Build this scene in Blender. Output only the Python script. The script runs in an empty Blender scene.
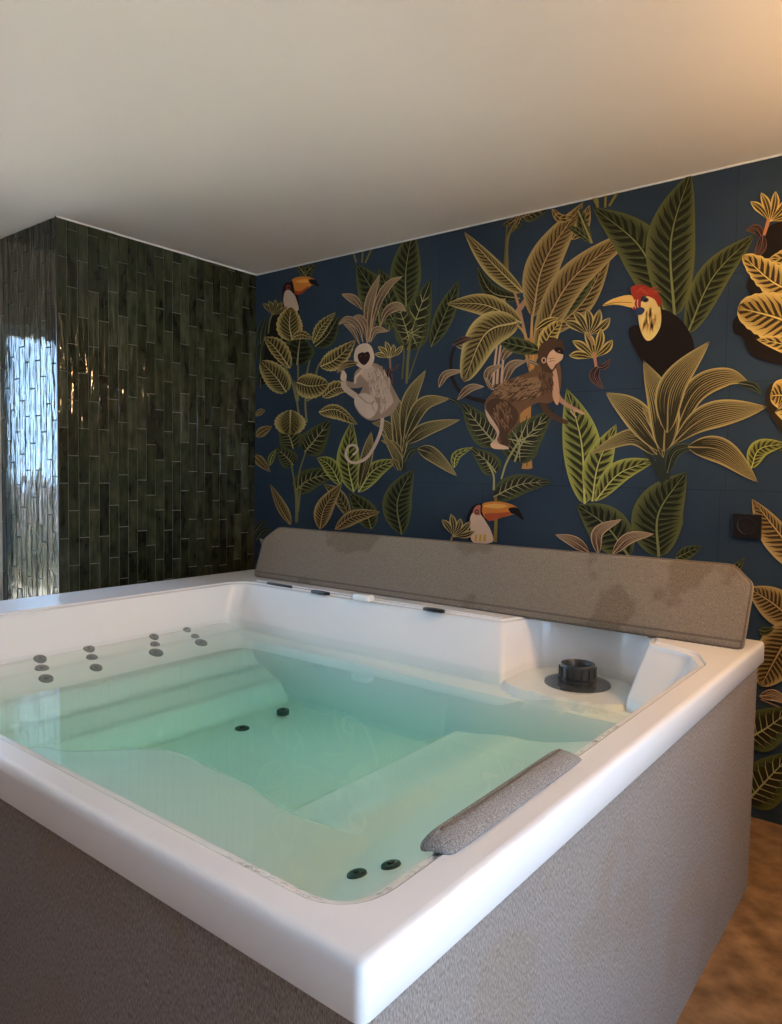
import bpy, bmesh, math, random
from mathutils import Vector, Matrix
random.seed(7)
C = bpy.context.scene.collection
V = Vector
# ------------------------------------------------------------------ helpers
def s2l(c):
    return tuple(((v/255)/12.92 if v/255 <= .04045 else ((v/255+.055)/1.055)**2.4) for v in c)
class MB:
    """collects vertices and faces for ONE mesh object"""
    def __init__(self): self.v=[]; self.f=[]; self.c=[]; self.m=[]
    def add(self, vs, fs, col=None, mi=0):
        o=len(self.v); self.v += [tuple(p) for p in vs]
        for f in fs: self.f.append(tuple(o+i for i in f)); self.c.append(col); self.m.append(mi)
    def quad(self, a,b,c,d, col=None, mi=0): self.add([a,b,c,d],[(0,1,2,3)],col,mi)
    def box(self, lo, hi, mi=0):
        x0,y0,z0=lo; x1,y1,z1=hi
        self.add([(x0,y0,z0),(x1,y0,z0),(x1,y1,z0),(x0,y1,z0),(x0,y0,z1),(x1,y0,z1),(x1,y1,z1),(x0,y1,z1)],
                 [(0,3,2,1),(4,5,6,7),(0,1,5,4),(1,2,6,5),(2,3,7,6),(3,0,4,7)],None,mi)
    def loft(self, rings, closed=True, cap0=False, cap1=False, mi=0):
        n=len(rings[0]); vs=[p for r in rings for p in r]; fs=[]
        for k in range(len(rings)-1):
            for i in range(n if closed else n-1):
                j=(i+1)%n; fs.append((k*n+i,k*n+j,(k+1)*n+j,(k+1)*n+i))
        if cap0: fs.append(tuple(range(n-1,-1,-1)))
        if cap1: fs.append(tuple((len(rings)-1)*n+i for i in range(n)))
        self.add(vs,fs,None,mi)
    def lathe(self, prof, cx, cy, n=48, mi=0, axis=None):
        rings=[]
        for r,z in prof:
            rings.append([(cx+r*math.cos(2*math.pi*i/n), cy+r*math.sin(2*math.pi*i/n), z) for i in range(n)])
        self.loft(rings,mi=mi)
    def build(self, name, mats, parent=None, smooth=None, bevel=None):
        me=bpy.data.meshes.new(name); me.from_pydata(self.v,[],self.f)
        for m in (mats if isinstance(mats,(list,tuple)) else [mats]): me.materials.append(m)
        for p,mi in zip(me.polygons,self.m): p.material_index=mi
        if any(c is not None for c in self.c):
            at=me.color_attributes.new('print','FLOAT_COLOR','CORNER')
            for p,c in zip(me.polygons,self.c):
                for k,li in enumerate(p.loop_indices):
                    cc = c if (c is None or not isinstance(c[0],(tuple,list))) else c[k]
                    at.data[li].color = (*(cc or (1,1,1)),1)
        me.validate(); me.update()
        if smooth is not None:
            me.shade_smooth(); me.set_sharp_from_angle(angle=math.radians(smooth))
        o=bpy.data.objects.new(name,me); C.objects.link(o)
        if parent: o.parent=parent
        if bevel:
            b=o.modifiers.new('bevel','BEVEL'); b.width=bevel; b.segments=3; b.limit_method='ANGLE'; b.harden_normals=False
        return o
def tag(o,label=None,cat=None,group=None,kind=None):
    if label: o['label']=label
    if cat: o['category']=cat
    if group: o['group']=group
    if kind: o['kind']=kind
    return o
def empty(name,loc):
    o=bpy.data.objects.new(name,None); C.objects.link(o); o.location=loc; o.empty_display_size=.1; return o
def keep(o,parent):   # parent without moving
    o.parent=parent; o.matrix_parent_inverse=Matrix.Translation(-parent.location); return o

# ------------------------------------------------------------------ materials
def mat(name, color=(.5,.5,.5), rough=.5, **k):
    m=bpy.data.materials.new(name); m.use_nodes=True
    b=m.node_tree.nodes['Principled BSDF']
    b.inputs['Base Color'].default_value=(*color,1); b.inputs['Roughness'].default_value=rough
    for kk,vv in k.items(): b.inputs[kk.replace('_',' ')].default_value=vv
    return m
def N(m,t,**k):
    n=m.node_tree.nodes.new(t)
    for a,b in k.items(): setattr(n,a,b)
    return n
def L(m,a,b): m.node_tree.links.new(a,b)
def coords(m, scale=(1,1,1)):
    t=N(m,'ShaderNodeTexCoord'); mp=N(m,'ShaderNodeMapping'); mp.inputs['Scale'].default_value=scale
    L(m,t.outputs['Object'],mp.inputs['Vector']); return mp.outputs['Vector']
def noise_color(m, c1, c2, scale=5, detail=6, sc=(1,1,1), lo=.35, hi=.65, bump=0, bdist=.002, bscale=None):
    b=m.node_tree.nodes['Principled BSDF']; co=coords(m,sc)
    n=N(m,'ShaderNodeTexNoise'); n.inputs['Scale'].default_value=scale; n.inputs['Detail'].default_value=detail; L(m,co,n.inputs['Vector'])
    r=N(m,'ShaderNodeValToRGB'); r.color_ramp.elements[0].position=lo; r.color_ramp.elements[1].position=hi
    r.color_ramp.elements[0].color=(*c1,1); r.color_ramp.elements[1].color=(*c2,1)
    L(m,n.outputs['Fac'],r.inputs['Fac']); L(m,r.outputs['Color'],b.inputs['Base Color'])
    if bump:
        n2=N(m,'ShaderNodeTexNoise'); n2.inputs['Scale'].default_value=bscale or scale*4; n2.inputs['Detail'].default_value=4; L(m,co,n2.inputs['Vector'])
        bp=N(m,'ShaderNodeBump'); bp.inputs['Strength'].default_value=bump; bp.inputs['Distance'].default_value=bdist
        L(m,n2.outputs['Fac'],bp.inputs['Height']); L(m,bp.outputs['Normal'],b.inputs['Normal'])
    return r
M={}
M['ceiling']=mat('ceiling_paint',(.74,.72,.69),.9); noise_color(M['ceiling'],(.745,.70,.64),(.77,.725,.665),1.5)
M['wall']=mat('wall_paint',(.7,.66,.6),.85); noise_color(M['wall'],(.64,.56,.46),(.70,.62,.51),2)
M['wood']=mat('dark_wood_panelling',(.1,.07,.05),.6); noise_color(M['wood'],(.16,.09,.045),(.26,.15,.08),4,6,(6,1,.3))
M['white']=mat('white_frame',(.82,.83,.85),.35)
M['acrylic']=mat('white_acrylic',(.84,.835,.825),.2,Coat_Weight=.2,Coat_Roughness=.05)
M['black']=mat('black_plastic',(.012,.012,.013),.35)
M['darkgrey']=mat('dark_grey_plastic',(.035,.036,.036),.38)
M['jet']=mat('jet_grey',(.05,.07,.06),.4)
M['chrome']=mat('chrome',(.8,.8,.8),.15,Metallic=1)
M['trim']=mat('dark_edge_trim',(.008,.008,.008),.4)
M['grout']=mat('grout',(.19,.20,.165),.85)
M['brass']=mat('lamp_metal',(.05,.045,.04),.4,Metallic=.8)
def fabric(name,c1,c2,weave=420,stain=None):
    m=mat(name,c1,.9); b=m.node_tree.nodes['Principled BSDF']; b.inputs['Specular IOR Level'].default_value=.2
    t=N(m,'ShaderNodeTexCoord')
    n=N(m,'ShaderNodeTexNoise'); n.inputs['Scale'].default_value=620; n.inputs['Detail'].default_value=3
    mp=N(m,'ShaderNodeMapping'); mp.inputs['Scale'].default_value=(1,1,.22); L(m,t.outputs['Object'],mp.inputs['Vector']); L(m,mp.outputs['Vector'],n.inputs['Vector'])
    r=N(m,'ShaderNodeValToRGB'); r.color_ramp.elements[0].position=.36; r.color_ramp.elements[1].position=.64
    r.color_ramp.elements[0].color=(*c1,1); r.color_ramp.elements[1].color=(*c2,1); L(m,n.outputs['Fac'],r.inputs['Fac'])
    out=r.outputs['Color']
    n3=N(m,'ShaderNodeTexNoise'); n3.inputs['Scale'].default_value=2.6; n3.inputs['Detail'].default_value=8; L(m,t.outputs['Object'],n3.inputs['Vector'])
    r3=N(m,'ShaderNodeValToRGB'); r3.color_ramp.elements[0].position=.465; r3.color_ramp.elements[1].position=.49
    k=stain or .985
    r3.color_ramp.elements[0].color=(k,k*.96,k*.9,1); r3.color_ramp.elements[1].color=(1,1,1,1)
    L(m,n3.outputs['Fac'],r3.inputs['Fac'])
    mx=N(m,'ShaderNodeMix',data_type='RGBA',blend_type='MULTIPLY'); mx.inputs['Factor'].default_value=1
    L(m,out,mx.inputs['A']); L(m,r3.outputs['Color'],mx.inputs['B']); L(m,mx.outputs['Result'],b.inputs['Base Color'])
    # diagonal + vertical weave bump
    w=N(m,'ShaderNodeTexWave'); w.inputs['Scale'].default_value=weave/6.3; w.wave_type='BANDS'; w.bands_direction='DIAGONAL'; w.inputs['Distortion'].default_value=.6
    L(m,t.outputs['Object'],w.inputs['Vector'])
    a=N(m,'ShaderNodeMath',operation='ADD'); L(m,w.outputs['Fac'],a.inputs[0]); L(m,n.outputs['Fac'],a.inputs[1])
    bp=N(m,'ShaderNodeBump'); bp.inputs['Strength'].default_value=.35; bp.inputs['Distance'].default_value=.0008
    L(m,a.outputs[0],bp.inputs['Height']); L(m,bp.outputs['Normal'],b.inputs['Normal'])
    return m
M['skirt']=fabric('woven_skirt',s2l((114,104,96)),s2l((158,149,142)))
M['cover']=fabric('cover_canvas',s2l((112,99,84)),s2l((146,131,113)),stain=.80)
M['seam']=fabric('cover_piping',s2l((92,80,68)),s2l((118,104,90)))
M['cushion']=fabric('cushion_canvas',s2l((104,100,96)),s2l((168,163,158)),stain=.85)
# glazed tile
def tile_mat():
    m=mat('green_glazed_tile',(.03,.04,.02),.07); b=m.node_tree.nodes['Principled BSDF']
    at=N(m,'ShaderNodeVertexColor',layer_name='print')
    co=coords(m,(1,1,.5))
    n=N(m,'ShaderNodeTexNoise'); n.inputs['Scale'].default_value=22; n.inputs['Detail'].default_value=5; L(m,co,n.inputs['Vector'])
    r=N(m,'ShaderNodeValToRGB'); r.color_ramp.elements[0].position=.3; r.color_ramp.elements[1].position=.75
    r.color_ramp.elements[0].color=(.45,.45,.45,1); r.color_ramp.elements[1].color=(1.6,1.6,1.5,1); L(m,n.outputs['Fac'],r.inputs['Fac'])
    mx=N(m,'ShaderNodeMix',data_type='RGBA',blend_type='MULTIPLY'); mx.inputs['Factor'].default_value=1
    L(m,at.outputs['Color'],mx.inputs['A']); L(m,r.outputs['Color'],mx.inputs['B']); L(m,mx.outputs['Result'],b.inputs['Base Color'])
    n2=N(m,'ShaderNodeTexNoise'); n2.inputs['Scale'].default_value=28; n2.inputs['Detail'].default_value=2
    co2=coords(m,(1,1,.20)); L(m,co2,n2.inputs['Vector'])
    bp=N(m,'ShaderNodeBump'); bp.inputs['Strength'].default_value=1; bp.inputs['Distance'].default_value=.010
    L(m,n2.outputs['Fac'],bp.inputs['Height']); L(m,bp.outputs['Normal'],b.inputs['Normal'])
    return m
M['tile']=tile_mat()
# travertine floor
def floor_mat():
    m=mat('travertine',(.3,.22,.14),.35)
    noise_color(m,s2l((98,72,48)),s2l((172,138,100)),12,14,(1,1,1),.30,.70,bump=.35,bscale=40)
    return m
M['floor']=floor_mat()
M['grass']=mat('lawn',(.05,.09,.02),.9); noise_color(M['grass'],(.03,.06,.012),(.09,.14,.03),14)
M['terrace']=mat('terrace_paving',(.5,.47,.42),.8); noise_color(M['terrace'],(.48,.41,.31),(.58,.50,.39),3)
M['paving']=mat('grey_paving',(.45,.46,.48),.8); noise_color(M['paving'],(.46,.41,.34),(.54,.49,.42),3)
M['hedge']=mat('hedge_leaf',(.03,.06,.02),.6); noise_color(M['hedge'],(.012,.03,.008),(.07,.12,.03),9)
M['stone']=mat('garden_wall_render',(.45,.33,.27),.9); noise_color(M['stone'],(.46,.34,.28),(.6,.47,.40),5)
def glass_mat():
    m=bpy.data.materials.new('window_glass'); m.use_nodes=True; nt=m.node_tree; nt.nodes.clear()
    o=N(m,'ShaderNodeOutputMaterial'); t=N(m,'ShaderNodeBsdfTransparent'); g=N(m,'ShaderNodeBsdfGlossy'); g.inputs['Roughness'].default_value=.0
    t.inputs['Color'].default_value=(.96,.98,.97,1)
    f=N(m,'ShaderNodeFresnel'); f.inputs['IOR'].default_value=1.45; mx=N(m,'ShaderNodeMixShader')
    L(m,f.outputs[0],mx.inputs[0]); L(m,t.outputs[0],mx.inputs[1]); L(m,g.outputs[0],mx.inputs[2]); L(m,mx.outputs[0],o.inputs['Surface'])
    return m
M['glass']=glass_mat()
def water_mat(name='pool_water',vol=True,bump=.0):
    m=bpy.data.materials.new(name); m.use_nodes=True; nt=m.node_tree; nt.nodes.clear()
    o=N(m,'ShaderNodeOutputMaterial'); t=N(m,'ShaderNodeBsdfTransparent'); g=N(m,'ShaderNodeBsdfGlossy'); g.inputs['Roughness'].default_value=.0
    f=N(m,'ShaderNodeFresnel'); f.inputs['IOR'].default_value=1.33; mx=N(m,'ShaderNodeMixShader')
    ge=N(m,'ShaderNodeNewGeometry'); inv=N(m,'ShaderNodeMath',operation='SUBTRACT'); inv.inputs[0].default_value=1; L(m,ge.outputs['Backfacing'],inv.inputs[1])
    mu=N(m,'ShaderNodeMath',operation='MULTIPLY'); L(m,f.outputs[0],mu.inputs[0]); L(m,inv.outputs[0],mu.inputs[1])
    L(m,mu.outputs[0],mx.inputs[0]); L(m,t.outputs[0],mx.inputs[1]); L(m,g.outputs[0],mx.inputs[2]); L(m,mx.outputs[0],o.inputs['Surface'])
    if vol:
        a=N(m,'ShaderNodeVolumeAbsorption'); a.inputs['Color'].default_value=WATERCOL; a.inputs['Density'].default_value=WATERDEN
        L(m,a.outputs[0],o.inputs['Volume'])
    if bump:
        n=N(m,'ShaderNodeTexNoise'); n.inputs['Scale'].default_value=60; n.inputs['Detail'].default_value=3; co=coords(m); L(m,co,n.inputs['Vector'])
        bp=N(m,'ShaderNodeBump'); bp.inputs['Strength'].default_value=bump; bp.inputs['Distance'].default_value=.004; L(m,n.outputs['Fac'],bp.inputs['Height'])
        L(m,bp.outputs['Normal'],g.inputs['Normal']); L(m,bp.outputs['Normal'],f.inputs['Normal'])
    return m
WATERCOL=(.38,.93,.84,1); WATERDEN=1.4
M['water']=water_mat(); M['film']=water_mat('water_film',False,.9)
def emit(name,c,s):
    m=bpy.data.materials.new(name); m.use_nodes=True; b=m.node_tree.nodes['Principled BSDF']
    b.inputs['Base Color'].default_value=(.8,.8,.8,1); b.inputs['Emission Color'].default_value=(*c,1); b.inputs['Emission Strength'].default_value=s; return m
# ------------------------------------------------------------------ camera
CAM=V((.4597,-2.5149,1.3115)); yaw,pit,rol=-.6643,.0549,.0165; FPX=725.15
fw=V((math.sin(yaw)*math.cos(pit),math.cos(yaw)*math.cos(pit),-math.sin(pit)))
r0=V((math.cos(yaw),-math.sin(yaw),0)); u0=r0.cross(fw)
rt=r0*math.cos(rol)+u0*math.sin(rol); up=-r0*math.sin(rol)+u0*math.cos(rol)
cd=bpy.data.cameras.new('camera'); cam=bpy.data.objects.new('camera',cd); C.objects.link(cam)
cd.sensor_fit='HORIZONTAL'; cd.sensor_width=36; cd.lens=FPX/782*36; cd.clip_start=.02
cam.matrix_world=Matrix(((rt.x,up.x,-fw.x,CAM.x),(rt.y,up.y,-fw.y,CAM.y),(rt.z,up.z,-fw.z,CAM.z),(0,0,0,1)))
bpy.context.scene.camera=cam
def ray(px,py): return fw+rt*((px-391)/FPX)-up*((py-512)/FPX)
# ------------------------------------------------------------------ room
XL,XR,YB,YF,H=-3.6,1.95,.52,-5.2,2.506
TX,CY=-2.994,-.736
def room():
    f=MB(); f.box((XL-.15,YF-.15,-.12),(XR+.15,YB+.15,0)); tag(f.build('floor',M['floor']),kind='structure')
    c=MB(); c.box((XL-.15,YF-.15,H),(XR+.15,YB+.15,H+.12)); tag(c.build('ceiling',M['ceiling']),kind='structure')
    w=MB(); w.box((XL,YF-.12,0),(XR,YF,H)); tag(w.build('wall_front',M['wood']),kind='structure')
    # wall with the long window (left)
    w=MB(); x0,x1=XL-.14,XL
    for lo,hi in (((x0,WL[0],0),(x1,WL[1],WL[2])),((x0,WL[0],WL[3]),(x1,WL[1],H)),((x0,YF,0),(x1,WL[0],H)),((x0,WL[1],0),(x1,YB,H))): w.box(lo,hi)
    tag(w.build('wall_left',M['wall']),kind='structure')
    w=MB(); x0,x1=XR,XR+.14
    for lo,hi in (((x0,WR[0],0),(x1,WR[1],WR[2])),((x0,WR[0],WR[3]),(x1,WR[1],H)),((x0,YF,0),(x1,WR[0],H)),((x0,WR[1],0),(x1,YB,H))): w.box(lo,hi)
    tag(w.build('wall_right',M['wall']),kind='structure')
    for k,(xa,xb,W,npan) in enumerate(((XL-.09,XL-.03,WL,3),(XR+.03,XR+.09,WR,2))):
        root=empty('window_%d'%(k+1),((xa+xb)/2,(W[0]+W[1])/2,W[2])); tag(root,kind='structure')
        fr=MB(); t=.06
        fr.box((xa,W[0],W[2]),(xb,W[1],W[2]+t)); fr.box((xa,W[0],W[3]-t),(xb,W[1],W[3]))
        for i in range(npan+1):
            y=W[0]+(W[1]-W[0]-t)*i/npan; fr.box((xa,y,W[2]+t),(xb,y+t,W[3]-t))
        keep(fr.build('window_frame',M['white']),root)
        for i in range(npan):
            ya=W[0]+(W[1]-W[0]-t)*i/npan+t; yb=W[0]+(W[1]-W[0]-t)*(i+1)/npan
            g=MB(); g.box(((xa+xb)/2-.004,ya,W[2]+t),((xa+xb)/2+.004,yb,W[3]-t)); keep(g.build('pane',M['glass']),root)
WL=(-2.3,-.742,.0,2.08)
WR=(-2.9,-1.45,.0,2.3)
room()
# block clad in green tiles
def tiles():
    pitch=.0546; hh=.2735; g=.0026
    core=MB(); core.box((XL,CY+.006,0),(TX-.006,YB,H)); o=core.build('wall_tiled',M['grout']); tag(o,kind='structure')
    t=MB()
    def tile(P,a,b,z0,z1,flip):   # P(u,z,d)
        d=.0055; ins=.0022; t1,t2,t3=random.uniform(-.0016,.0016),random.uniform(-.0016,.0016),random.uniform(-.0008,.0008); tl=[t1,t2,t2+t3,t1+t3]
        base=s2l(random.choice([(40,44,30),(46,50,36),(50,54,40),(42,46,34),(56,60,46),(36,40,30)]))
        jit=random.uniform(.9,1.35); base=tuple(v*jit for v in base)
        o_=[P(a,z0,0),P(b,z0,0),P(b,z1,0),P(a,z1,0)]
        i_=[P(a+ins*.4,z0+ins*.4,d*.6),P(b-ins*.4,z0+ins*.4,d*.6),P(b-ins*.4,z1-ins*.4,d*.6),P(a+ins*.4,z1-ins*.4,d*.6)]
        f_=[P(a+ins,z0+ins,d+tl[0]),P(b-ins,z0+ins,d+tl[1]),P(b-ins,z1-ins,d+tl[2]),P(a+ins,z1-ins,d+tl[3])]
        vs=o_+i_+f_; fs=[]
        for k in (0,4):
            for i in range(4):
                j=(i+1)%4; fs.append((k+i,k+j,k+4+j,k+4+i))
        fs.append((8,9,10,11))
        if flip: fs=[f[::-1] for f in fs]
        t.add(vs,fs,base)
    def face(P,u0,u1,flip):
        n=round((u1-u0)/pitch); p=(u1-u0)/n; last=0
        for i in range(n):
            off=(last+random.choice([.3,.42,.5,.6]))%1; last=off
            z=-off*hh
            while z<H:
                a=max(z,0); b=min(z+hh,H)
                if b-a>.01: tile(P,u0+i*p+g/2,u0+(i+1)*p-g/2,a+g/2,b-g/2,flip)
                z+=hh
    face(lambda u,z,d:(TX-.006+d,u,z),CY,YB,False)
    face(lambda u,z,d:(u,CY+.006-d,z),XL,TX,False)
    ob=t.build('glazed_tiles',M['tile']); ob.parent=o
    e=MB(); e.box((TX-.006,CY-.001,0),(TX+.003,CY+.007,H)); k=e.build('trim_1',M['trim']); tag(k,kind='structure')
    # painted bead between ceiling and walls
    e=MB(); e.box((TX,YB-.006,H-.006),(XR,YB,H)); e.box((TX,CY,H-.006),(TX+.006,YB,H)); k=e.build('trim_2',M['white']); tag(k,kind='structure')
tiles()
# ------------------------------------------------------------------ hot tub
TW,TD,TZ,LIP=2.396,1.961,.80,.0664
WZ=.645
def fillet(pts,n=7):
    out=[]; m=len(pts)
    for i,(x,y,r) in enumerate(pts):
        p=V((x,y)); a=(V(pts[i-1][:2])-p); b=(V(pts[(i+1)%m][:2])-p)
        r=min(r,a.length*.49,b.length*.49) if r else 0
        a.normalize(); b.normalize()
        for k in range(n+1):
            t=k/n; q=(1-t)**2*(p+a*r)+2*t*(1-t)*p+t*t*(p+b*r) if r else p+ (b-a)*1e-4*(t-.5)
            out.append((q.x,q.y))
    return out
# x,y,radius at rim height   |   same corner at the water line
TOP=[(-2.12,-1.89,.14),(-.085,-1.89,.07),(-.085,-.43,.02),(-.135,-.32,.03),(-.28,-.262,.018),(-.30,-.17,.06),(-.40,-.10,.08),(-.52,-.085,.08),(-.66,-.10,.08),(-.735,-.17,.06),(-.775,-.295,.02),(-2.12,-.33,.09)]
BOT=[(-2.10,-1.80,.14),(-.13,-1.80,.09),(-.13,-.52,.02),(-.165,-.42,.03),(-.305,-.37,.018),(-.315,-.20,.06),(-.40,-.125,.08),(-.52,-.105,.08),(-.66,-.12,.08),(-.72,-.19,.06),(-.715,-.395,.02),(-2.10,-.40,.09)]
def area(p): return sum(p[i-1][0]*p[i][1]-p[i][0]*p[i-1][1] for i in range(len(p)))
def offset(loop,d):
    n=len(loop); out=[]
    for i in range(n):
        a=V(loop[i-1]); b=V(loop[(i+1)%n]); t=(b-a).normalized(); nn=V((t.y,-t.x)); p=V(loop[i])+nn*d; out.append((p.x,p.y))
    return out
tub=empty('hot_tub',(-TW/2,-TD/2,0)); tag(tub,'white acrylic hot tub full of pale green water, with brown woven side panels','hot tub')
def height(x,y):
    """submerged seat landscape"""
    def ramp(v,pts):
        if v<=pts[0][0]: return pts[0][1]
        for (a,za),(b,zb) in zip(pts,pts[1:]):
            if v<=b:
                t=(v-a)/(b-a); t=t*t*(3-2*t); return za+(zb-za)*t
        return pts[-1][1]
    fl=.385
    left=ramp(x,[(-2.095,.630),(-2.04,.602),(-1.88,.56),(-1.80,.50),(-1.70,.46),(-1.62,fl)])
    right=ramp(x,[(-.90,fl),(-.83,.45),(-.60,.48),(-.22,.55),(-.10,.64)])
    fy=ramp(x,[(-1.78,-1.62),(-1.62,-1.44),(-1.31,-1.22),(-1.05,-1.23),(-.78,-1.27),(-.35,-1.20)])
    front=ramp(y,[(-1.86,.62),(-1.76,.515),(fy-.05,.485),(fy+.09,fl)])
    if x>-.85: front=min(front,ramp(y,[(-1.86,.62),(-1.70,.54),(-1.30,.52),(-1.05,.36),(-1.0,fl)]))
    back=ramp(y,[(-.62,fl),(-.50,.36),(-.475,.59),(-.40,.605)])
    z=max(left,right,front,back)
    # shelf of the filter pocket
    dx=(x+.52)/.27; dy=(y+.17)/.285
    d=(abs(dx)**2.6+abs(dy)**2.6)
    if d<1.0: z=max(z,.622)
    elif d<1.25: z=max(z,.622-(d-1)*1.2)
    return z
def shell():
    top=fillet(TOP); bot=fillet(BOT)
    assert area(top)>0
    s=MB()
    outer=fillet([(-TW,-TD,.028),(0,-TD,.028),(0,0,.024),(-TW,0,.028)],8)
    def inset(i):
        r=max(.003,.016-i*.8); return fillet([(-TW+i,-TD+i,r),(-i,-TD+i,r),(-i,-i,r),(-TW+i,-i,r)],8)
    z0=TZ-LIP
    rings=[[(x,y,z0) for x,y in inset(.03)],[(x,y,z0) for x,y in inset(.002)]]
    for i,z in ((0,z0+.003),(0,TZ-.015),(.001,TZ-.009),(.0035,TZ-.0045),(.007,TZ-.0018),(.012,TZ-.0004),(.016,TZ)):
        rings.append([(x,y,z) for x,y in inset(i)])
    s.loft(rings)
    H1=offset(top,.022)
    # planar rim between outer loop and hole
    bm=bmesh.new()
    for lp in (inset(.016),H1):
        vs=[bm.verts.new((x,y,TZ)) for x,y in lp]
        for i in range(len(vs)): bm.edges.new((vs[i-1],vs[i]))
    bmesh.ops.triangle_fill(bm,use_beauty=True,use_dissolve=False,edges=bm.edges[:])
    bm.verts.index_update()
    fs=[[v.index for v in f.verts] for f in bm.faces]
    fs=[f if (V(bm.verts[:][f[1]].co-bm.verts[:][f[0]].co).cross(bm.verts[:][f[2]].co-bm.verts[:][f[0]].co)).z>0 else f[::-1] for f in fs]
    s.add([tuple(v.co) for v in bm.verts],fs); bm.free()
    def ring(lp,z): return [(x,y,z) for x,y in lp]
    def mixl(t,z): return [(a[0]*(1-t)+b[0]*t,a[1]*(1-t)+b[1]*t,z) for a,b in zip(top,bot)]
    s.loft([ring(H1,TZ),ring(offset(top,.018),TZ-.002),ring(offset(top,.016),TZ-.006),ring(offset(top,.008),TZ-.007),ring(top,TZ-.009)]
           +[mixl(.0,TZ-.012),mixl(.03,TZ-.018),mixl(.12,TZ-.03),mixl(.5,.72),mixl(.85,.665),mixl(1,WZ),mixl(1.12,.60),mixl(1.2,.45)][0:])
    # basin: fine height field
    x0,x1,y0,y1=-2.2,-.03,-1.93,-.03; st=.0125; nx=int((x1-x0)/st); ny=int((y1-y0)/st)
    vs=[(x0+i*st,y0+j*st,min(height(x0+i*st,y0+j*st),.66)) for j in range(ny+1) for i in range(nx+1)]
    s.add(vs,[(j*(nx+1)+i,j*(nx+1)+i+1,(j+1)*(nx+1)+i+1,(j+1)*(nx+1)+i) for j in range(ny) for i in range(nx)])
    # drop basin vertices that lie outside the cavity below the rim
    o=s.build('shell',M['acrylic'],smooth=38); keep(o,tub); o['label']='white glossy moulded acrylic shell'
    # skirt panels
    zi=z0+.004; d=.016; t=.02
    for lo,hi in (((-TW+d,-TD+d,0.0),(-d,-TD+d+t,zi)),((-d-t,-TD+d+t,0.0),(-d,-d-t,zi)),((-TW+d,-d-t,0.0),(-d,-d,zi)),((-TW+d,-TD+d+t,0.0),(-TW+d+t,-d-t,zi))):
        b=MB(); b.box(lo,hi); p=b.build('side_panel',M['skirt'],bevel=.004); keep(p,tub)
    return top,bot
topl,botl=shell()
def water():
    w=MB(); lp=[(a[0]+(b[0]-a[0])*1.0,a[1]+(b[1]-a[1])*1.0) for a,b in zip(topl,botl)]
    lp=offset(lp,.006)
    w.loft([[(x,y,.26) for x,y in lp],[(x,y,WZ) for x,y in lp]],cap0=False,cap1=False)
    bm=bmesh.new(); vs=[bm.verts.new((x,y,0)) for x,y in lp]; es=[bm.edges.new((vs[i-1],vs[i])) for i in range(len(vs))]
    bmesh.ops.triangle_fill(bm,use_beauty=True,edges=es); bm.verts.index_update()
    P=[v.co.copy() for v in bm.verts]
    for f in bm.faces:
        a,b,c=[v.index for v in f.verts]
        if (P[b]-P[a]).cross(P[c]-P[a]).z<0: a,b,c=c,b,a
        w.add([(P[i].x,P[i].y,WZ) for i in (a,b,c)],[(0,1,2)]); w.add([(P[i].x,P[i].y,.26) for i in (a,b,c)],[(2,1,0)])
    bm.free()
    o=w.build('water',M['water'])
    me=o.data; b2=bmesh.new(); b2.from_mesh(me); bmesh.ops.remove_doubles(b2,verts=b2.verts,dist=1e-5); bmesh.ops.recalc_face_normals(b2,faces=b2.faces); b2.to_mesh(me); b2.free()
    tag(o,'still pale green water filling the white hot tub','water',kind='stuff')
    return o
water()
def surf(px,py):
    """where the line of sight meets the submerged landscape"""
    d=ray(px,py); t=(WZ+.02-CAM.z)/d.z
    for _ in range(400):
        p=CAM+d*t
        if p.z<=height(p.x,p.y): break
        t+=.002
    return p
def normal(x,y):
    e=.02; return V((-(height(x+e,y)-height(x-e,y))/(2*e),-(height(x,y+e)-height(x,y-e))/(2*e),1)).normalized()
def jets():
    spec=[(40,659,.022),(42,669,.024),(46,679,.024),(89,649,.021),(92,658,.021),(96,668,.022),(154,637,.019),(155,645,.020),(156,653,.028),(187,630,.017),(195,637,.018),(201,643,.026),
          (242,729,.026),(283,711,.024),(357,875,.021),(391,866,.021)]
    for px,py,r in spec:
        p=surf(px,py); n=normal(p.x,p.y); q=n.to_track_quat('Z','Y').to_matrix().to_4x4(); mw=Matrix.Translation(p+n*.001)@q
        def mk(prof,nn=28):
            b=MB(); b.lathe(prof,0,0,nn); b.v=[tuple(mw@V(v)) for v in b.v]; return b
        o=mk([(.0001,.004),(r*.45,.004),(r*.5,.0055),(r*.8,.006),(r*.95,.004),(r,0),(r,-.012)]).build('jet',M['jet'],smooth=40); keep(o,tub); o['label']='dark round water jet nozzle under the water'
        i=mk([(.0001,.009),(r*.25,.009),(r*.34,.007),(r*.36,.002)],20).build('jet_nozzle',M['darkgrey'],smooth=40)
        i.parent=o
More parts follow.
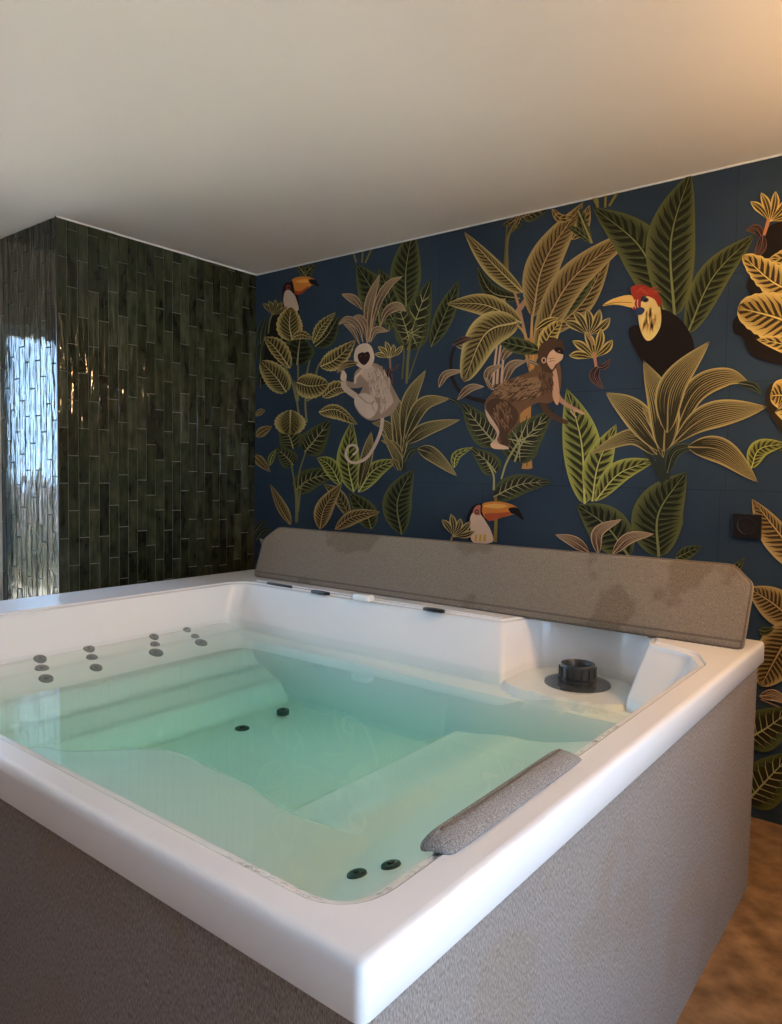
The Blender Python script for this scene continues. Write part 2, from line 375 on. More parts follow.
    # floor suction grille and grab slots
    # raised filter cap
jets()
def filter_cap():
    cx,cy=-.508,-.262; z=.622
    b=MB(); b.lathe([(.048,z+.002),(.06,z+.009),(.098,z+.0085),(.106,z+.006),(.109,z-.006)],cx,cy,56); b.lathe([(.0001,z+.004),(.05,z+.004)],cx,cy,56)
    fl=b.build('filter_flange',M['darkgrey'],smooth=35); keep(fl,tub); fl['label']='dark grey round filter flange in the corner pocket'
    z1=.690; b=MB(); b.lathe([(.055,z+.004),(.054,z+.02),(.057,z+.024),(.057,z1-.006),(.055,z1),(.047,z1),(.044,z1-.004),(.042,z1-.03),(.0001,z1-.03)],cx,cy,56)
    for k in range(14):   # grip ribs
        a=2*math.pi*k/14; x,y=cx+.0575*math.cos(a),cy+.0575*math.sin(a); b.box((x-.003,y-.003,z+.026),(x+.003,y+.003,z1-.008))
    c=b.build('filter_tube',M['darkgrey'],smooth=35); c.parent=fl
filter_cap()
def rear_ledge():
    # recessed channel strips on the rear ledge, dark slots, white selector knob
    def onrim(px,py,z=TZ): d=ray(px,py); t=(z-CAM.z)/d.z; return CAM+d*t
    for (ax,ay),(bx,by),w in (((265,583),(294,586.5),.010),((311,591),(330,593.5),.026),((424,608),(444,611.5),.026)):
        a=onrim(ax,ay+1); c=onrim(bx,by+1); L_=(c-a).length; m=(a+c)/2
        b=MB(); n=20; prof=[]
        for sc,z in ((1,TZ-.002),(1,TZ+.006),(.9,TZ+.009)):
            prof.append([(m.x+sc*L_/2*math.copysign(abs(math.cos(t))**.5,math.cos(t)),m.y+sc*w/2*math.copysign(abs(math.sin(t))**.6,math.sin(t)),z) for t in [2*math.pi*k/n for k in range(n)]])
        b.loft(prof,cap1=True); o=b.build('drain_slot',M['black'],smooth=40); keep(o,tub); o['label']='black oval slot insert on the rear ledge'
    a=onrim(355,597); c=onrim(375,601); m=(a+c)/2
    b=MB(); n=24; pr=[]
    for sc,z in ((1,TZ-.002),(1,TZ+.012),(.93,TZ+.018),(.8,TZ+.021)):
        pr.append([(m.x+sc*.048*math.copysign(abs(math.cos(t))**.6,math.cos(t)),m.y-.01+sc*.026*math.copysign(abs(math.sin(t))**.6,math.sin(t)),z) for t in [2*math.pi*k/n for k in range(n)]])
    b.loft(pr,cap1=True); o=b.build('selector_knob',M['acrylic'],smooth=40); keep(o,tub); o['label']='white glossy selector knob on the rear ledge'
    # raised back rim strip that the insulated cover rests on, and the shallow front step of the ledge
    b=MB(); b.box((-2.08,-.275,TZ-.001),(-.80,-.245,TZ+.004)); o=b.build('ledge_strip',M['acrylic'],bevel=.003); keep(o,tub)
    # low inner lip in the pocket
    pass
rear_ledge()
# ------------------------------------------------------------------ headrest cushion on the near right rim
def cushion():
    b=MB(); y0,y1=-1.725,-1.285
    # section: x (across rim) / z, inner side first
    sec=[(-.108,.787),(-.110,.797),(-.104,.809),(-.094,.8165),(-.088,.8185),(-.0845,.8165),(-.080,.8185),(-.066,.815),(-.048,.806),(-.046,.8015),(-.070,.800),(-.090,.796)]
    rings=[]
    N_=26
    for k in range(N_+1):
        t=k/N_; y=y0+(y1-y0)*t
        e=min(1,min(t,1-t)/.10); s=math.sqrt(max(0,1-(1-e)**2))*.72+.28
        sx=.75+.25*s; cx=-.078; zb=.800
        rings.append([(cx+(x-cx)*sx, y, (zb+(z-zb)*s if z>zb else z)) for x,z in sec])
    b.loft(rings,cap0=True,cap1=True)
    root=empty('headrest_cushion',(-.085,(y0+y1)/2,.8)); tag(root,'grey woven headrest cushion lying on the near right rim of the tub','cushion')
    o=b.build('cushion_body',M['cushion'],smooth=50); keep(o,root)
    sd=o.modifiers.new('sub','SUBSURF'); sd.levels=sd.render_levels=2
    p=MB(); n=8   # piping ridge along the top
    rr=[]
    for k in range(31):
        t=k/30; y=y0+.03+(y1-y0-.06)*t; rr.append([(-.0845+.002*math.cos(a),y,.8175+.002*math.sin(a)) for a in [2*math.pi*i/n for i in range(n)]])
    p.loft(rr,cap0=True,cap1=True); q=p.build('piping',M['seam'],smooth=60); keep(q,root)
cushion()
# ------------------------------------------------------------------ folded insulated cover standing behind the rim
def cover():
    a=math.radians(17); ux=V((0,math.sin(a),math.cos(a))); nn=V((0,math.cos(a),-math.sin(a)))  # up the slab, through it
    o0=V((0,-.196,.802))
    P=lambda x,s,d:tuple(V((x,0,0))+o0+ux*s+nn*d)
    root=empty('tub_cover',(-1.1,-.15,.8)); tag(root,'folded brown canvas spa cover standing along the rear rim of the hot tub','cover')
    out=[(-2.19,0,.02),(-.026,0,.02),(-.016,.205,.02),(-.075,.258,.02),(-2.10,.252,.02),(-2.187,.185,.03)]
    lp=fillet(out,5); 
    def rg(i,d):
        q=offset(lp,-i); return [P(x,s,d) for x,s in q]
    T=.04
    for half,(d0,d1) in enumerate(((0,T),)):
        b=MB(); prof=[(.016,d0+.000),(.006,d0+.002),(.0015,d0+.006),(0,d0+.013),(0,d1-.013),(.0015,d1-.006),(.006,d1-.002),(.016,d1)]
        b.loft([rg(i,d) for i,d in prof][::-1],cap0=True,cap1=True)
        o=b.build('cover_half',M['cover'],smooth=50)
        bm=bmesh.new(); bm.from_mesh(o.data); bmesh.ops.recalc_face_normals(bm,faces=bm.faces); bm.to_mesh(o.data); bm.free()
        keep(o,root)
        if half==0:
            pm=MB(); n=8; q=offset(lp,-.004); m=len(q); rr=[]
            for i in range(m):
                x,s=q[i]; tx=V((q[(i+1)%m][0]-q[i-1][0],q[(i+1)%m][1]-q[i-1][1])).normalized(); nr=V((tx.y,-tx.x))
                rr.append([P(x+nr.x*.004*math.cos(t),s+nr.y*.004*math.cos(t),d0+.006+.004*math.sin(t)) for t in [2*math.pi*k/n for k in range(n)]])
            rr.append(rr[0]); pm.loft(rr); k=pm.build('piping',M['seam'],smooth=60); k.parent=o
            sm=MB(); sm.add([P(-2.175,.022,-.0012),P(-.03,.022,-.0012),P(-.03,.028,-.0012),P(-2.175,.028,-.0012),P(-2.175,.020,.003),P(-.03,.020,.003),P(-.03,.030,.003),P(-2.175,.030,.003)],
                   [(0,1,2,3),(4,5,1,0),(3,2,6,7)]); k=sm.build('hem_seam',M['seam']); k.parent=o
    # little corner flap at the left end
    f=MB(); f.add([P(-2.186,.150,.01),P(-2.215,.182,.006),P(-2.214,.188,.006),P(-2.170,.180,.0),P(-2.186,.150,.016),P(-2.215,.182,.012),P(-2.214,.188,.012),P(-2.170,.180,.016)],
        [(0,1,2,3),(7,6,5,4),(0,4,5,1),(1,5,6,2),(2,6,7,3),(3,7,4,0)]); k=f.build('corner_flap',M['cover']); keep(k,root)
cover()
# water film and drops spilled over the near corner of the rim
def wet():
    b=MB(); random.seed(3)
    def blob(cx,cy,r,z=TZ-.0062,asp=1,ang=0,h=.0012):
        n=14; ph=[random.uniform(.75,1.2) for _ in range(n)]; rings=[]
        for sc,zz in ((1,0),(.8,h*.75),(.45,h)):
            rings.append([(cx+(r*asp*ph[i]*sc*math.cos(2*math.pi*i/n))*math.cos(ang)-r*ph[i]*sc*math.sin(2*math.pi*i/n)*math.sin(ang),
                           cy+(r*asp*ph[i]*sc*math.cos(2*math.pi*i/n))*math.sin(ang)+r*ph[i]*sc*math.sin(2*math.pi*i/n)*math.cos(ang),z+zz) for i in range(n)])
        b.loft(rings,cap1=True)
    for i in range(60):
        x=random.uniform(-.30,-.075); blob(x,-1.899+random.uniform(-.008,.004),random.uniform(.002,.005),asp=random.uniform(1,3))
    for i in range(80):
        y=random.uniform(-1.90,-1.05); blob(-.073+random.uniform(-.005,.005),y,random.uniform(.002,.005),asp=random.uniform(1,3),ang=math.pi/2)
    o=b.build('water_drops',M['film'],smooth=60); tag(o,'clear water drops scattered on the wet near corner of the white rim','water drops',kind='stuff')
wet()
# ------------------------------------------------------------------ wall outlet
def wpt(px,py,off=0):
    d=ray(px,py); t=(YB-off-CAM.y)/d.y; return CAM+d*t
def outlet():
    c=wpt(747.5,526); root=empty('wall_outlet',(c.x,YB,c.z)); tag(root,'square black wall power outlet on the blue jungle wallpaper','outlet')
    W=.052; b=MB(); b.box((c.x-W,YB-.010,c.z-W*.9),(c.x+W,YB-.0075-.0005,c.z+W*.9)); 
    b=MB(); b.box((c.x-W,YB-.017,c.z-W*.9),(c.x+W,YB-.0075,c.z+W*.9)); o=b.build('cover_plate',M['black'],bevel=.003); keep(o,root)
    s=MB(); n=40; rings=[]
    for r,y in ((.034,-.0165),(.034,-.0205),(.031,-.0215),(.029,-.0195),(.027,-.0175),(.0001,-.0175)):
        rings.append([(c.x+r*math.cos(2*math.pi*i/n),YB+y,c.z+r*math.sin(2*math.pi*i/n)) for i in range(n)])
    s.loft(rings); o=s.build('socket',M['black'],smooth=40); keep(o,root)
    h=MB()
    for dx in (-.0095,.0095): 
        rr=[[(c.x+dx+.0028*math.cos(2*math.pi*i/12),YB+y,c.z+.0028*math.sin(2*math.pi*i/12)) for i in range(12)] for y in (-.0174,-.0182)]
        h.loft(rr,cap1=True)
    o=h.build('pin_hole',M['trim']); keep(o,root)
outlet()
# ------------------------------------------------------------------ lamp that warms the right side
def pendant(x,y,z,power,col=(1,.60,.29)):
    root=empty('pendant_lamp',(x,y,H)); tag(root,'warm opal globe pendant lamp hanging from the ceiling right of the hot tub','lamp')
    g=MB(); g.lathe([(.0001 if k in(0,16) else .09*math.sin(math.pi*k/16),z-.09*math.cos(math.pi*k/16)) for k in range(17)],x,y,32)
    o=g.build('lamp_globe',emit('warm_globe',col,power),smooth=60); keep(o,root)
    b=MB(); b.lathe([(.0001,z+.12),(.03,z+.12),(.034,z+.085),(.0001,z+.085)],x,y,24); keep(b.build('lamp_holder',M['brass'],smooth=40),root)
    b=MB(); b.lathe([(.003,z+.115),(.003,H-.02)],x,y,8); keep(b.build('cord',M['black'],smooth=60),root)
    b=MB(); b.lathe([(.0001,H-.03),(.05,H-.025),(.055,H-.001)],x,y,32); keep(b.build('ceiling_rose',M['brass'],smooth=40),root)
# ------------------------------------------------------------------ printed jungle wallpaper
PG=1.35
class Print:
    def __init__(s): s.polys=[]; s.layer=0
    def poly(s,pts,col): s.polys.append((s.layer,pts,col))
    def up(s): s.layer+=1
PR=Print()
ORG=[(0,0,1),(250,240,4.6),(250,390,4.6),(390,190,4.6),(390,340,4.6),(540,160,3.231),(540,340,3.231),(700,520,3.2)]
def px(r,p): o=ORG[r]; return (o[0]+p[0]/o[2], o[1]+p[1]/o[2])
def ink(c): return tuple(min(.9,v*PG) for v in s2l(c))
def mixc(a,b,t): return tuple(a[i]*(1-t)+b[i]*t for i in range(3))
def smooth(pts,n=24):
    if len(pts)==2: pts=[pts[0],((pts[0][0]+pts[1][0])/2,(pts[0][1]+pts[1][1])/2),pts[1]]
    P=[V(p) for p in pts]; P=[P[0]*2-P[1]]+P+[P[-1]*2-P[-2]]; out=[]; m=len(P)-3
    for k in range(n+1):
        t=k/n*m; i=min(int(t),m-1); f=t-i; a,b,c,d=P[i:i+4]
        out.append(.5*((2*b)+(c-a)*f+(2*a-5*b+4*c-d)*f*f+(3*b-a-3*c+d)*f**3))
    return out
def frame(sp):
    out=[]
    for i in range(len(sp)):
        t=(sp[min(i+1,len(sp)-1)]-sp[max(i-1,0)]).normalized(); out.append(V((-t.y,t.x)))
    return out
PAL={ # edge, inner, dark stripe, rib
 'Y':((184,165,106),(116,101,56),(44,36,18),(190,172,116)),
 'T':((168,146,96),(120,100,58),(48,36,20),(176,146,100)),
 'O':((204,178,104),(160,134,70),(50,36,16),(226,196,110)),
 'K':((150,152,78),(104,108,48),(36,38,18),(176,174,104)),
 'G':((92,96,54),(56,60,32),(22,26,14),(118,122,74)),
 'D':((80,88,48),(40,40,24),(24,22,14),(150,146,98)),
 'H':((160,143,92),(84,76,44),(38,36,22),(140,126,82)),
 'B':((186,160,128),(128,102,76),(78,58,42),(176,150,120)),
 'S':((66,76,58),(44,52,42),(26,32,26),(104,108,80)),
 'R':((104,76,66),(70,48,44),(40,26,24),(120,90,80))}
def stroke(r,pts,w0,w1,col,n=18,raw=False):
    sp=smooth(pts,n) if raw else smooth([px(r,p) for p in pts],n); fr=frame(sp); k=1 if raw else ORG[r][2]
    if not isinstance(col[0],(int,float)): col=col[0]
    c=ink(col); PR.up()
    for i in range(n):
        a=(w0+(w1-w0)*i/n)/2/k; b=(w0+(w1-w0)*(i+1)/n)/2/k
        PR.poly([sp[i]-fr[i]*a,sp[i+1]-fr[i+1]*b,sp[i+1]+fr[i+1]*b,sp[i]+fr[i]*a],c)
def leaf(r,pts,w,pal='Y',style='band',K=9,wl=1,wr=1,peak=.45,adv=.12,rnd=.8,wave=.0,stripe=.6,ribw=None):
    n=30; sp=smooth([px(r,p) for p in pts],n); fr=frame(sp); W=w/ORG[r][2]; e,m,d,rb=[ink(c) for c in PAL[pal]]
    pw=math.log(.5)/math.log(peak)
    def f(t):
        t=min(1,max(0,t))
        if rnd<.6 or t<=peak: return max(0,math.sin(math.pi*t**pw))**rnd
        u=(t-peak)/(1-peak); return (1-u**2.0)*(1-.12*u)
    def at(t,side,fr_):
        t=min(1,max(0,t)); i=min(int(t*n),n-1); q=t*n-i; p=sp[i]*(1-q)+sp[i+1]*q; nn=fr[i]*(1-q)+fr[i+1]*q
        ww=f(t)*(wl if side<0 else wr)*(1+wave*math.sin(t*K*2*math.pi)); return p+nn*(side*W*ww*fr_)
    PR.up()
    L_=60 if wave else 30
    for side in (-1,1):
        for i in range(L_):
            t0,t1=i/L_,(i+1)/L_
            if style=='long':
                g0=min(1,max(0,(t0-.15)/.75)); g1=min(1,max(0,(t1-.15)/.75)); k0=.15 if side<0 else .4
                c00=mixc(d,e,k0*.10+.13*g0**2); c10=mixc(d,e,k0*.10+.13*g1**2); e0=mixc(m,e,.25+.75*g0); e1=mixc(m,e,.25+.75*g1)
                PR.poly([at(t0,side,0),at(t1,side,0),at(t1,side,.86),at(t0,side,.86)],(c00,c10,mixc(c10,e1,.10+.25*g1**2),mixc(c00,e0,.10+.25*g0**2)))
                PR.poly([at(t0,side,.86),at(t1,side,.86),at(t1,side,1),at(t0,side,1)],(e,e,e,e))
            else:
                PR.poly([at(t0,side,0),at(t1,side,0),at(t1,side,.55),at(t0,side,.55)],(mixc(m,d,.5),mixc(m,d,.5),m,m))
                PR.poly([at(t0,side,.55),at(t1,side,.55),at(t1,side,1),at(t0,side,1)],(m,m,e,e))
    PR.up()
    if style=='band':
        for side in (-1,1):
            for k in range(K):
                t=.03+.90*k/K; dt=.9/K*stripe; j=random.uniform(-.006,.006)
                a=at(t,side,.05); b=at(t+dt,side,.05); c1=at(t+dt*.95+adv*.5+j,side,.55); g=at(t+dt*.25+adv*.5+j,side,.55); tp=at(t+dt*.6+adv+j,side,random.uniform(.82,.95))
                PR.poly([a,b,c1,g],d); PR.poly([g,c1,tp],d)
                # thin light hair line beside the dark stripe
                h0=at(t+dt*1.25,side,.1); h1=at(t+dt*1.5,side,.1); h2=at(t+dt*1.4+adv,side,.95); PR.poly([h0,h1,h2],mixc(m,e,.8))
    elif style=='vein':
        for side in (-1,1):
            for k in range(K):
                t=.10+.74*k/K; q=.013
                a=at(t,side,0); b=at(t+q*1.6,side,0); m1=at(t+adv*.55,side,.5); m2=at(t+q+adv*.55,side,.5); tp=at(t+adv*1.1,side,.92)
                PR.poly([a,b,m2,m1],rb); PR.poly([m1,m2,tp],rb)
                s1=at(t+adv*.55,side,.5); s2=at(t+q+adv*.5,side,.52); s3=at(t+adv*.2+.02,side,.85); PR.poly([s1,s2,s3],mixc(rb,m,.5))
    elif style=='long':
        for side in (-1,1):
            for k in range(K):
                fa=(k+.95)/K*.80; ts=random.uniform(.12,.4)
                for i in range(14):
                    t0=ts+(.97-ts)*i/14; t1=ts+(.97-ts)*(i+1)/14; q0=.15/K*(i/14)**.5; q1=.15/K*((i+1)/14)**.5
                    PR.poly([at(t0,side,fa-q0),at(t1,side,fa-q1),at(t1,side,fa+q1),at(t0,side,fa+q0)],mixc(m,e,.9))
                fr0=(k+.45)/K*.80; th=.20/K; tend=random.uniform(.55,.95)
                for i in range(14):
                    t0=.04+.88*i/14; t1=.04+.88*(i+1)/14
                    q0=th*max(0,1-t0/tend)**.6; q1=th*max(0,1-t1/tend)**.6
                    if t0>tend: break
                    PR.poly([at(t0,side,fr0-q0),at(t1,side,fr0-q1),at(t1,side,fr0+q1),at(t0,side,fr0+q0)],d)
    PR.up(); rw=(ribw if ribw is not None else max(.35,W*.055))
    for i in range(n-1):
        a=rw*(1-i/n)+.12; b=rw*(1-(i+1)/n)+.12
        PR.poly([sp[i]-fr[i]*a,sp[i+1]-fr[i+1]*b,sp[i+1]+fr[i+1]*b,sp[i]+fr[i]*a],rb)
def shape(r,pts,col,sm=True,n=None):
    P=[px(r,p) for p in pts]
    if sm:
        Q=[V(p) for p in P]; m=len(Q); out=[]
        for i in range(m):
            a,b,c,d=Q[i-1],Q[i],Q[(i+1)%m],Q[(i+2)%m]
            for k in range(5):
                f=k/5; out.append(.5*((2*b)+(c-a)*f+(2*a-5*b+4*c-d)*f*f+(3*b-a-3*c+d)*f**3))
        P=out
    PR.up(); PR.poly(P,ink(col))
def shapem(pts,col): # points given as (region,x,y)
    return shape(0,[px(r,(x,y)) for r,x,y in pts],col)
def dot(r,x,y,a,b,col,rot=0):
    P=[]
    for i in range(18):
        t=2*math.pi*i/18; u=a*math.cos(t); v=b*math.sin(t); P.append((x+u*math.cos(rot)-v*math.sin(rot),y+u*math.sin(rot)+v*math.cos(rot)))
    shape(r,P,col,False)
def flower(r,x,y,s,pal='Y',ang=-90,n=5,spread=110):
    for k in range(n):
        a=math.radians(ang-spread/2+spread*k/(n-1)); l=s*random.uniform(.85,1.1)
        leaf(r,[(x,y),(x+l*.55*math.cos(a)+s*.06*math.cos(a+1.5),y+l*.55*math.sin(a)+s*.06*math.sin(a+1.5)),(x+l*math.cos(a),y+l*math.sin(a))],s*.15,pal,'long',K=1,peak=.6,ribw=.15)
def fur(r,cx,cy,rx,ry,ang,n,col,ln):
    PR.up(); o=ORG[r]; c=ink(col)
    for _ in range(n):
        t=random.uniform(0,6.28); q=math.sqrt(random.random()); x=cx+rx*q*math.cos(t); y=cy+ry*q*math.sin(t); a=math.radians(ang+random.uniform(-18,18))
        x2=x+ln*math.cos(a); y2=y+ln*math.sin(a); wx=-math.sin(a)*ln*.09; wy=math.cos(a)*ln*.09
        PR.poly([px(r,(x-wx,y-wy)),px(r,(x2,y2)),px(r,(x+wx,y+wy))],c)
def veinheart(r,pts,w,K=6): leaf(r,pts,w,'D','vein',K=K,peak=.36,rnd=.62,adv=.16)
def section_left():
    # dark shade plants at the corner
    for y,w in ((620,22),(500,26),(420,22)): leaf(1,[(48,y+60),(52,y),(75,y-70)],w,'S')
    leaf(1,[(250,190),(262,150),(300,110)],26,'D','vein',K=4); leaf(1,[(255,160),(230,130),(205,112)],16,'D','vein',K=3); stroke(1,[(232,250),(232,180),(262,148)],10,6,(86,86,48))
    # top stems
    for a,b in ((470,490),(520,515),(560,530)): stroke(1,[(a,40),(b,105)],9,7,(120,112,64))
    # tall dark leaves upper middle
    leaf(1,[(600,400),(575,260),(490,110)],78,'G','band',K=10)
    leaf(1,[(640,420),(640,250),(590,130)],48,'G','band',K=9)
    leaf(0,[(406,307),(406,270),(413,228)],15.5,'G','band',K=11)
    leaf(1,[(680,400),(640,330),(620,240)],44,'G','band',K=7)
    leaf(0,[(431,347),(446,312),(459,280)],9.5,'G','band',K=9)
    leaf(0,[(408,350),(415,322),(431,279)],17,'D','vein',K=7,peak=.35)
    leaf(0,[(411,345),(404,322),(396,300)],12,'D','vein',K=5,peak=.35)
    for p in ([(742,430),(700,460)],[(742,430),(790,400)],[(742,430),(700,405)],[(742,430),(720,480)],[(742,430),(770,490)],[(742,430),(760,370)],[(742,430),(800,450)]): stroke(1,p,7,2,(140,136,96))
    stroke(1,[(742,430),(728,540),(720,660)],14,11,(106,104,60)); stroke(1,[(700,640),(705,480),(640,360)],8,5,(96,92,56)); stroke(1,[(730,640),(770,520),(800,440)],7,5,(96,92,56))
    # beige blades behind the pale monkey
    for pts,w in (([(540,475),(548,300),(600,152)],22),([(548,470),(585,300),(640,205),(706,165)],19),([(515,320),(480,275),(420,248)],20),([(520,470),(500,400),(450,365),(402,392)],17),
                  ([(538,470),(530,400),(505,360),(470,355)],18),([(600,395),(630,330),(680,305),(722,330)],22),([(555,470),(580,415),(640,420)],16),([(505,480),(470,410),(430,385)],13)): leaf(1,pts,w,'B','long',K=3,peak=.55)
    stroke(1,[(540,470),(540,330)],7,5,(150,120,90)); stroke(1,[(545,470),(560,380),(585,310)],7,5,(150,120,90))
    # toucan in the left corner
    shape(1,[(165,198),(150,228),(146,300),(98,350),(78,400),(66,520),(50,600),(60,665),(120,600),(190,480),(226,330),(218,250),(200,212),(186,196)],(20,15,15))
    shape(1,[(160,240),(180,230),(203,250),(218,285),(222,325),(175,330),(155,290)],(178,164,150))
    shape(1,[(192,186),(222,170),(270,170),(300,184),(319,214),(292,206),(262,226),(232,250),(206,246),(192,220)],(190,118,48))
    shape(1,[(200,232),(232,236),(268,212),(262,226),(232,250),(206,248)],(150,62,36)); shape(1,[(210,190),(250,180),(285,190),(240,198)],(212,150,70))
    shape(1,[(270,183),(300,184),(320,214),(294,206),(280,202)],(22,16,14)); shape(1,[(186,196),(196,190),(206,246),(192,236)],(20,14,12)); dot(1,176,218,10,13,(140,52,44)); dot(1,177,218,4,5,(20,14,12))
    flower(1,105,345,75,'H',ang=-80,spread=100); stroke(1,[(105,335),(90,380),(85,430)],8,6,(120,112,72))
    # calathea stems and leaves
    for p in ([(222,740),(222,600),(220,470)],[(255,760),(262,620),(290,500)],[(300,640),(315,580),(345,545)],[(215,740),(190,640),(165,585)],[(262,740),(300,720),(345,700)]): stroke(1,p,9,6,(124,118,74))
    for p in ([(262,150),(255,60),(262,-30)],[(228,130),(215,40),(205,-40)]): stroke(2,p,9,7,(124,118,74))
    leaf(1,[(300,490),(355,440),(408,350)],44,'D',K=8); leaf(1,[(218,575),(225,500),(235,440)],74,'D','band',K=5,rnd=.6)
    leaf(1,[(292,475),(330,400),(396,332)],26,'Y',K=9,wave=.06)
    leaf(1,[(196,462),(182,390),(190,310)],60,'Y',K=8,adv=.3,rnd=.55,wave=.04)
    leaf(1,[(192,450),(240,436),(292,458)],20,'Y',K=7,rnd=.6,wave=.08)
    leaf(1,[(185,590),(120,500),(64,446)],50,'Y',K=9,rnd=.7,wave=.05,wl=.6)
    leaf(1,[(325,582),(400,545),(487,460)],46,'Y',K=10,rnd=.65,wave=.05)
    leaf(1,[(168,700),(120,630),(52,560)],56,'Y',K=10,adv=.2,rnd=.5,wave=.04)
    leaf(1,[(335,722),(400,680),(468,690)],34,'Y',K=9,rnd=.6,wave=.05)
    leaf(1,[(216,655),(280,672),(360,662)],58,'Y',K=10,rnd=.5,wave=.04)
    # lower left group
    leaf(2,[(30,215),(60,190),(104,166)],22,'T'); leaf(2,[(25,120),(50,100),(72,96)],14,'T'); leaf(2,[(20,300),(50,330),(96,378)],22,'T')
    veinheart(2,[(200,270),(180,210),(130,150)],54); veinheart(2,[(252,285),(300,230),(372,135)],62); veinheart(2,[(200,345),(170,310),(120,262)],44); veinheart(2,[(205,465),(290,405),(418,385)],50,7)
    leaf(2,[(92,348),(100,310),(122,272)],15,'K',K=6)
    stroke(2,[(215,610),(212,480),(190,330)],12,7,(116,114,70)); stroke(2,[(218,600),(225,400),(262,270)],9,6,(116,114,70)); stroke(2,[(222,560),(240,440),(290,405)],8,5,(116,114,70))
    leaf(2,[(188,92),(186,140),(185,205)],72,'Y',K=8,adv=.4,rnd=.45,wave=.04,peak=.6)
    leaf(2,[(560,640),(530,560),(455,470)],52,'G',K=9)
    leaf(2,[(478,470),(452,320),(470,140)],54,'K',K=11); leaf(2,[(500,470),(570,370),(682,318)],46,'K',K=10,wl=.8); leaf(2,[(505,450),(540,300),(560,190)],28,'H','long',K=3)
    leaf(2,[(318,102),(400,92),(498,160)],44,'O' if False else 'Y',K=11,wl=.55,wave=.05)
    leaf(2,[(418,440),(370,350),(308,310)],36,'K',K=9); leaf(2,[(462,590),(410,490),(340,430)],30,'H',K=9)
    leaf(2,[(322,640),(345,540),(425,428)],42,'T',K=14); leaf(2,[(188,620),(140,540),(92,432)],32,'T',K=14,wl=.5); leaf(2,[(392,640),(480,580),(602,560)],36,'T',K=11,wl=.8)
    leaf(2,[(20,660),(50,620),(75,600)],18,'S'); leaf(2,[(30,690),(60,650),(100,640)],18,'S')
    leaf(2,[(698,665),(680,510),(752,362)],68,'G',K=11)
    # hosta plant
    for p in ([(60,600),(50,470),(20,330)],[(62,600),(80,480),(120,400)]): stroke(4,p,26,14,(40,48,44))
    for pts,w,pal in (([(700,360),(640,180),(560,150)],26,'H'),([(690,340),(690,150),(640,-30)],40,'H'),([(695,300),(690,180),(640,20)],20,'H'),([(700,345),(670,260),(600,230)],18,'H'),([(700,280),(740,100),(760,-30)],26,'H')): leaf(2,pts,w,pal,'long',K=3)
    leaf(4,[(62,470),(90,280),(168,135)],34,'H','long',K=4); leaf(4,[(70,450),(150,300),(278,268)],34,'H','long',K=4); leaf(4,[(275,270),(305,285),(325,312)],12,'S','long',K=1)
    leaf(4,[(75,475),(170,410),(328,366)],32,'H','long',K=4); leaf(4,[(70,560),(100,510),(175,500)],16,'S','long',K=2); leaf(4,[(130,500),(200,530),(312,628)],34,'H','long',K=4)
    leaf(4,[(50,600),(30,530),(-40,420)],22,'H','long',K=3); leaf(4,[(40,600),(20,560),(0,570)],14,'H','long',K=2)
    # flower and bud by the pale monkey
    flower(1,645,545,80,'Y',ang=-105,spread=120); stroke(1,[(645,540),(648,600)],10,8,(140,104,90)); leaf(1,[(650,590),(640,620),(662,665)],16,'R','long',K=1); leaf(1,[(650,600),(670,590),(685,570)],8,'R','long',K=1)
    # pale monkey
    c0=(188,168,150); c1=(150,128,110); c2=(196,177,160)
    stroke(2,[(612,118),(600,200),(545,305),(480,335),(444,308),(452,264),(482,254),(497,276),(474,300)],16,9,c0,n=40)
    stroke(1,[(560,650),(480,668),(434,650),(428,600)],34,18,c1); 
    shapem([(1,492,600),(1,535,572),(1,580,568),(1,612,592),(1,642,645),(1,690,736),(2,690,50),(2,655,110),(2,600,132),(2,552,140),(2,508,112),(2,482,68),(2,486,35),(2,510,14),(1,500,720),(1,530,650),(1,486,655),(1,480,630)],c1)
    shapem([(1,505,605),(1,560,578),(1,600,600),(1,632,660),(1,660,736),(2,650,70),(2,600,110),(2,600,40),(1,560,720),(1,545,660)],c0)
    shape(2,[(482,60),(490,28),(530,14),(575,40),(590,80),(570,120),(545,132),(510,108)],c2); stroke(2,[(500,25),(545,60),(585,50)],5,3,c1); stroke(1,[(432,652),(438,680),(490,720)],24,28,c0)
    shape(1,[(430,600),(424,615),(418,640),(440,650),(446,620)],c2)
    fur(1,600,655,45,60,80,90,c2,26); fur(1,590,640,50,70,75,70,c1,24); fur(2,600,60,40,45,95,40,c1,22)
    shape(1,[(490,575),(480,545),(486,505),(506,482),(540,476),(562,494),(574,540),(560,580),(530,596)],c2); fur(1,528,500,30,16,-80,26,c0,16)
    shape(1,[(500,525),(522,516),(526,520),(545,514),(554,532),(548,556),(528,576),(506,562),(498,542)],(44,26,24)); dot(1,512,534,3,3,(120,70,50)); dot(1,536,532,3,3,(120,70,50))
    leaf(1,[(500,565),(440,575),(400,612)],15,'T','long',K=2)
    stroke(1,[(520,600),(490,630),(485,660)],14,10,c2)
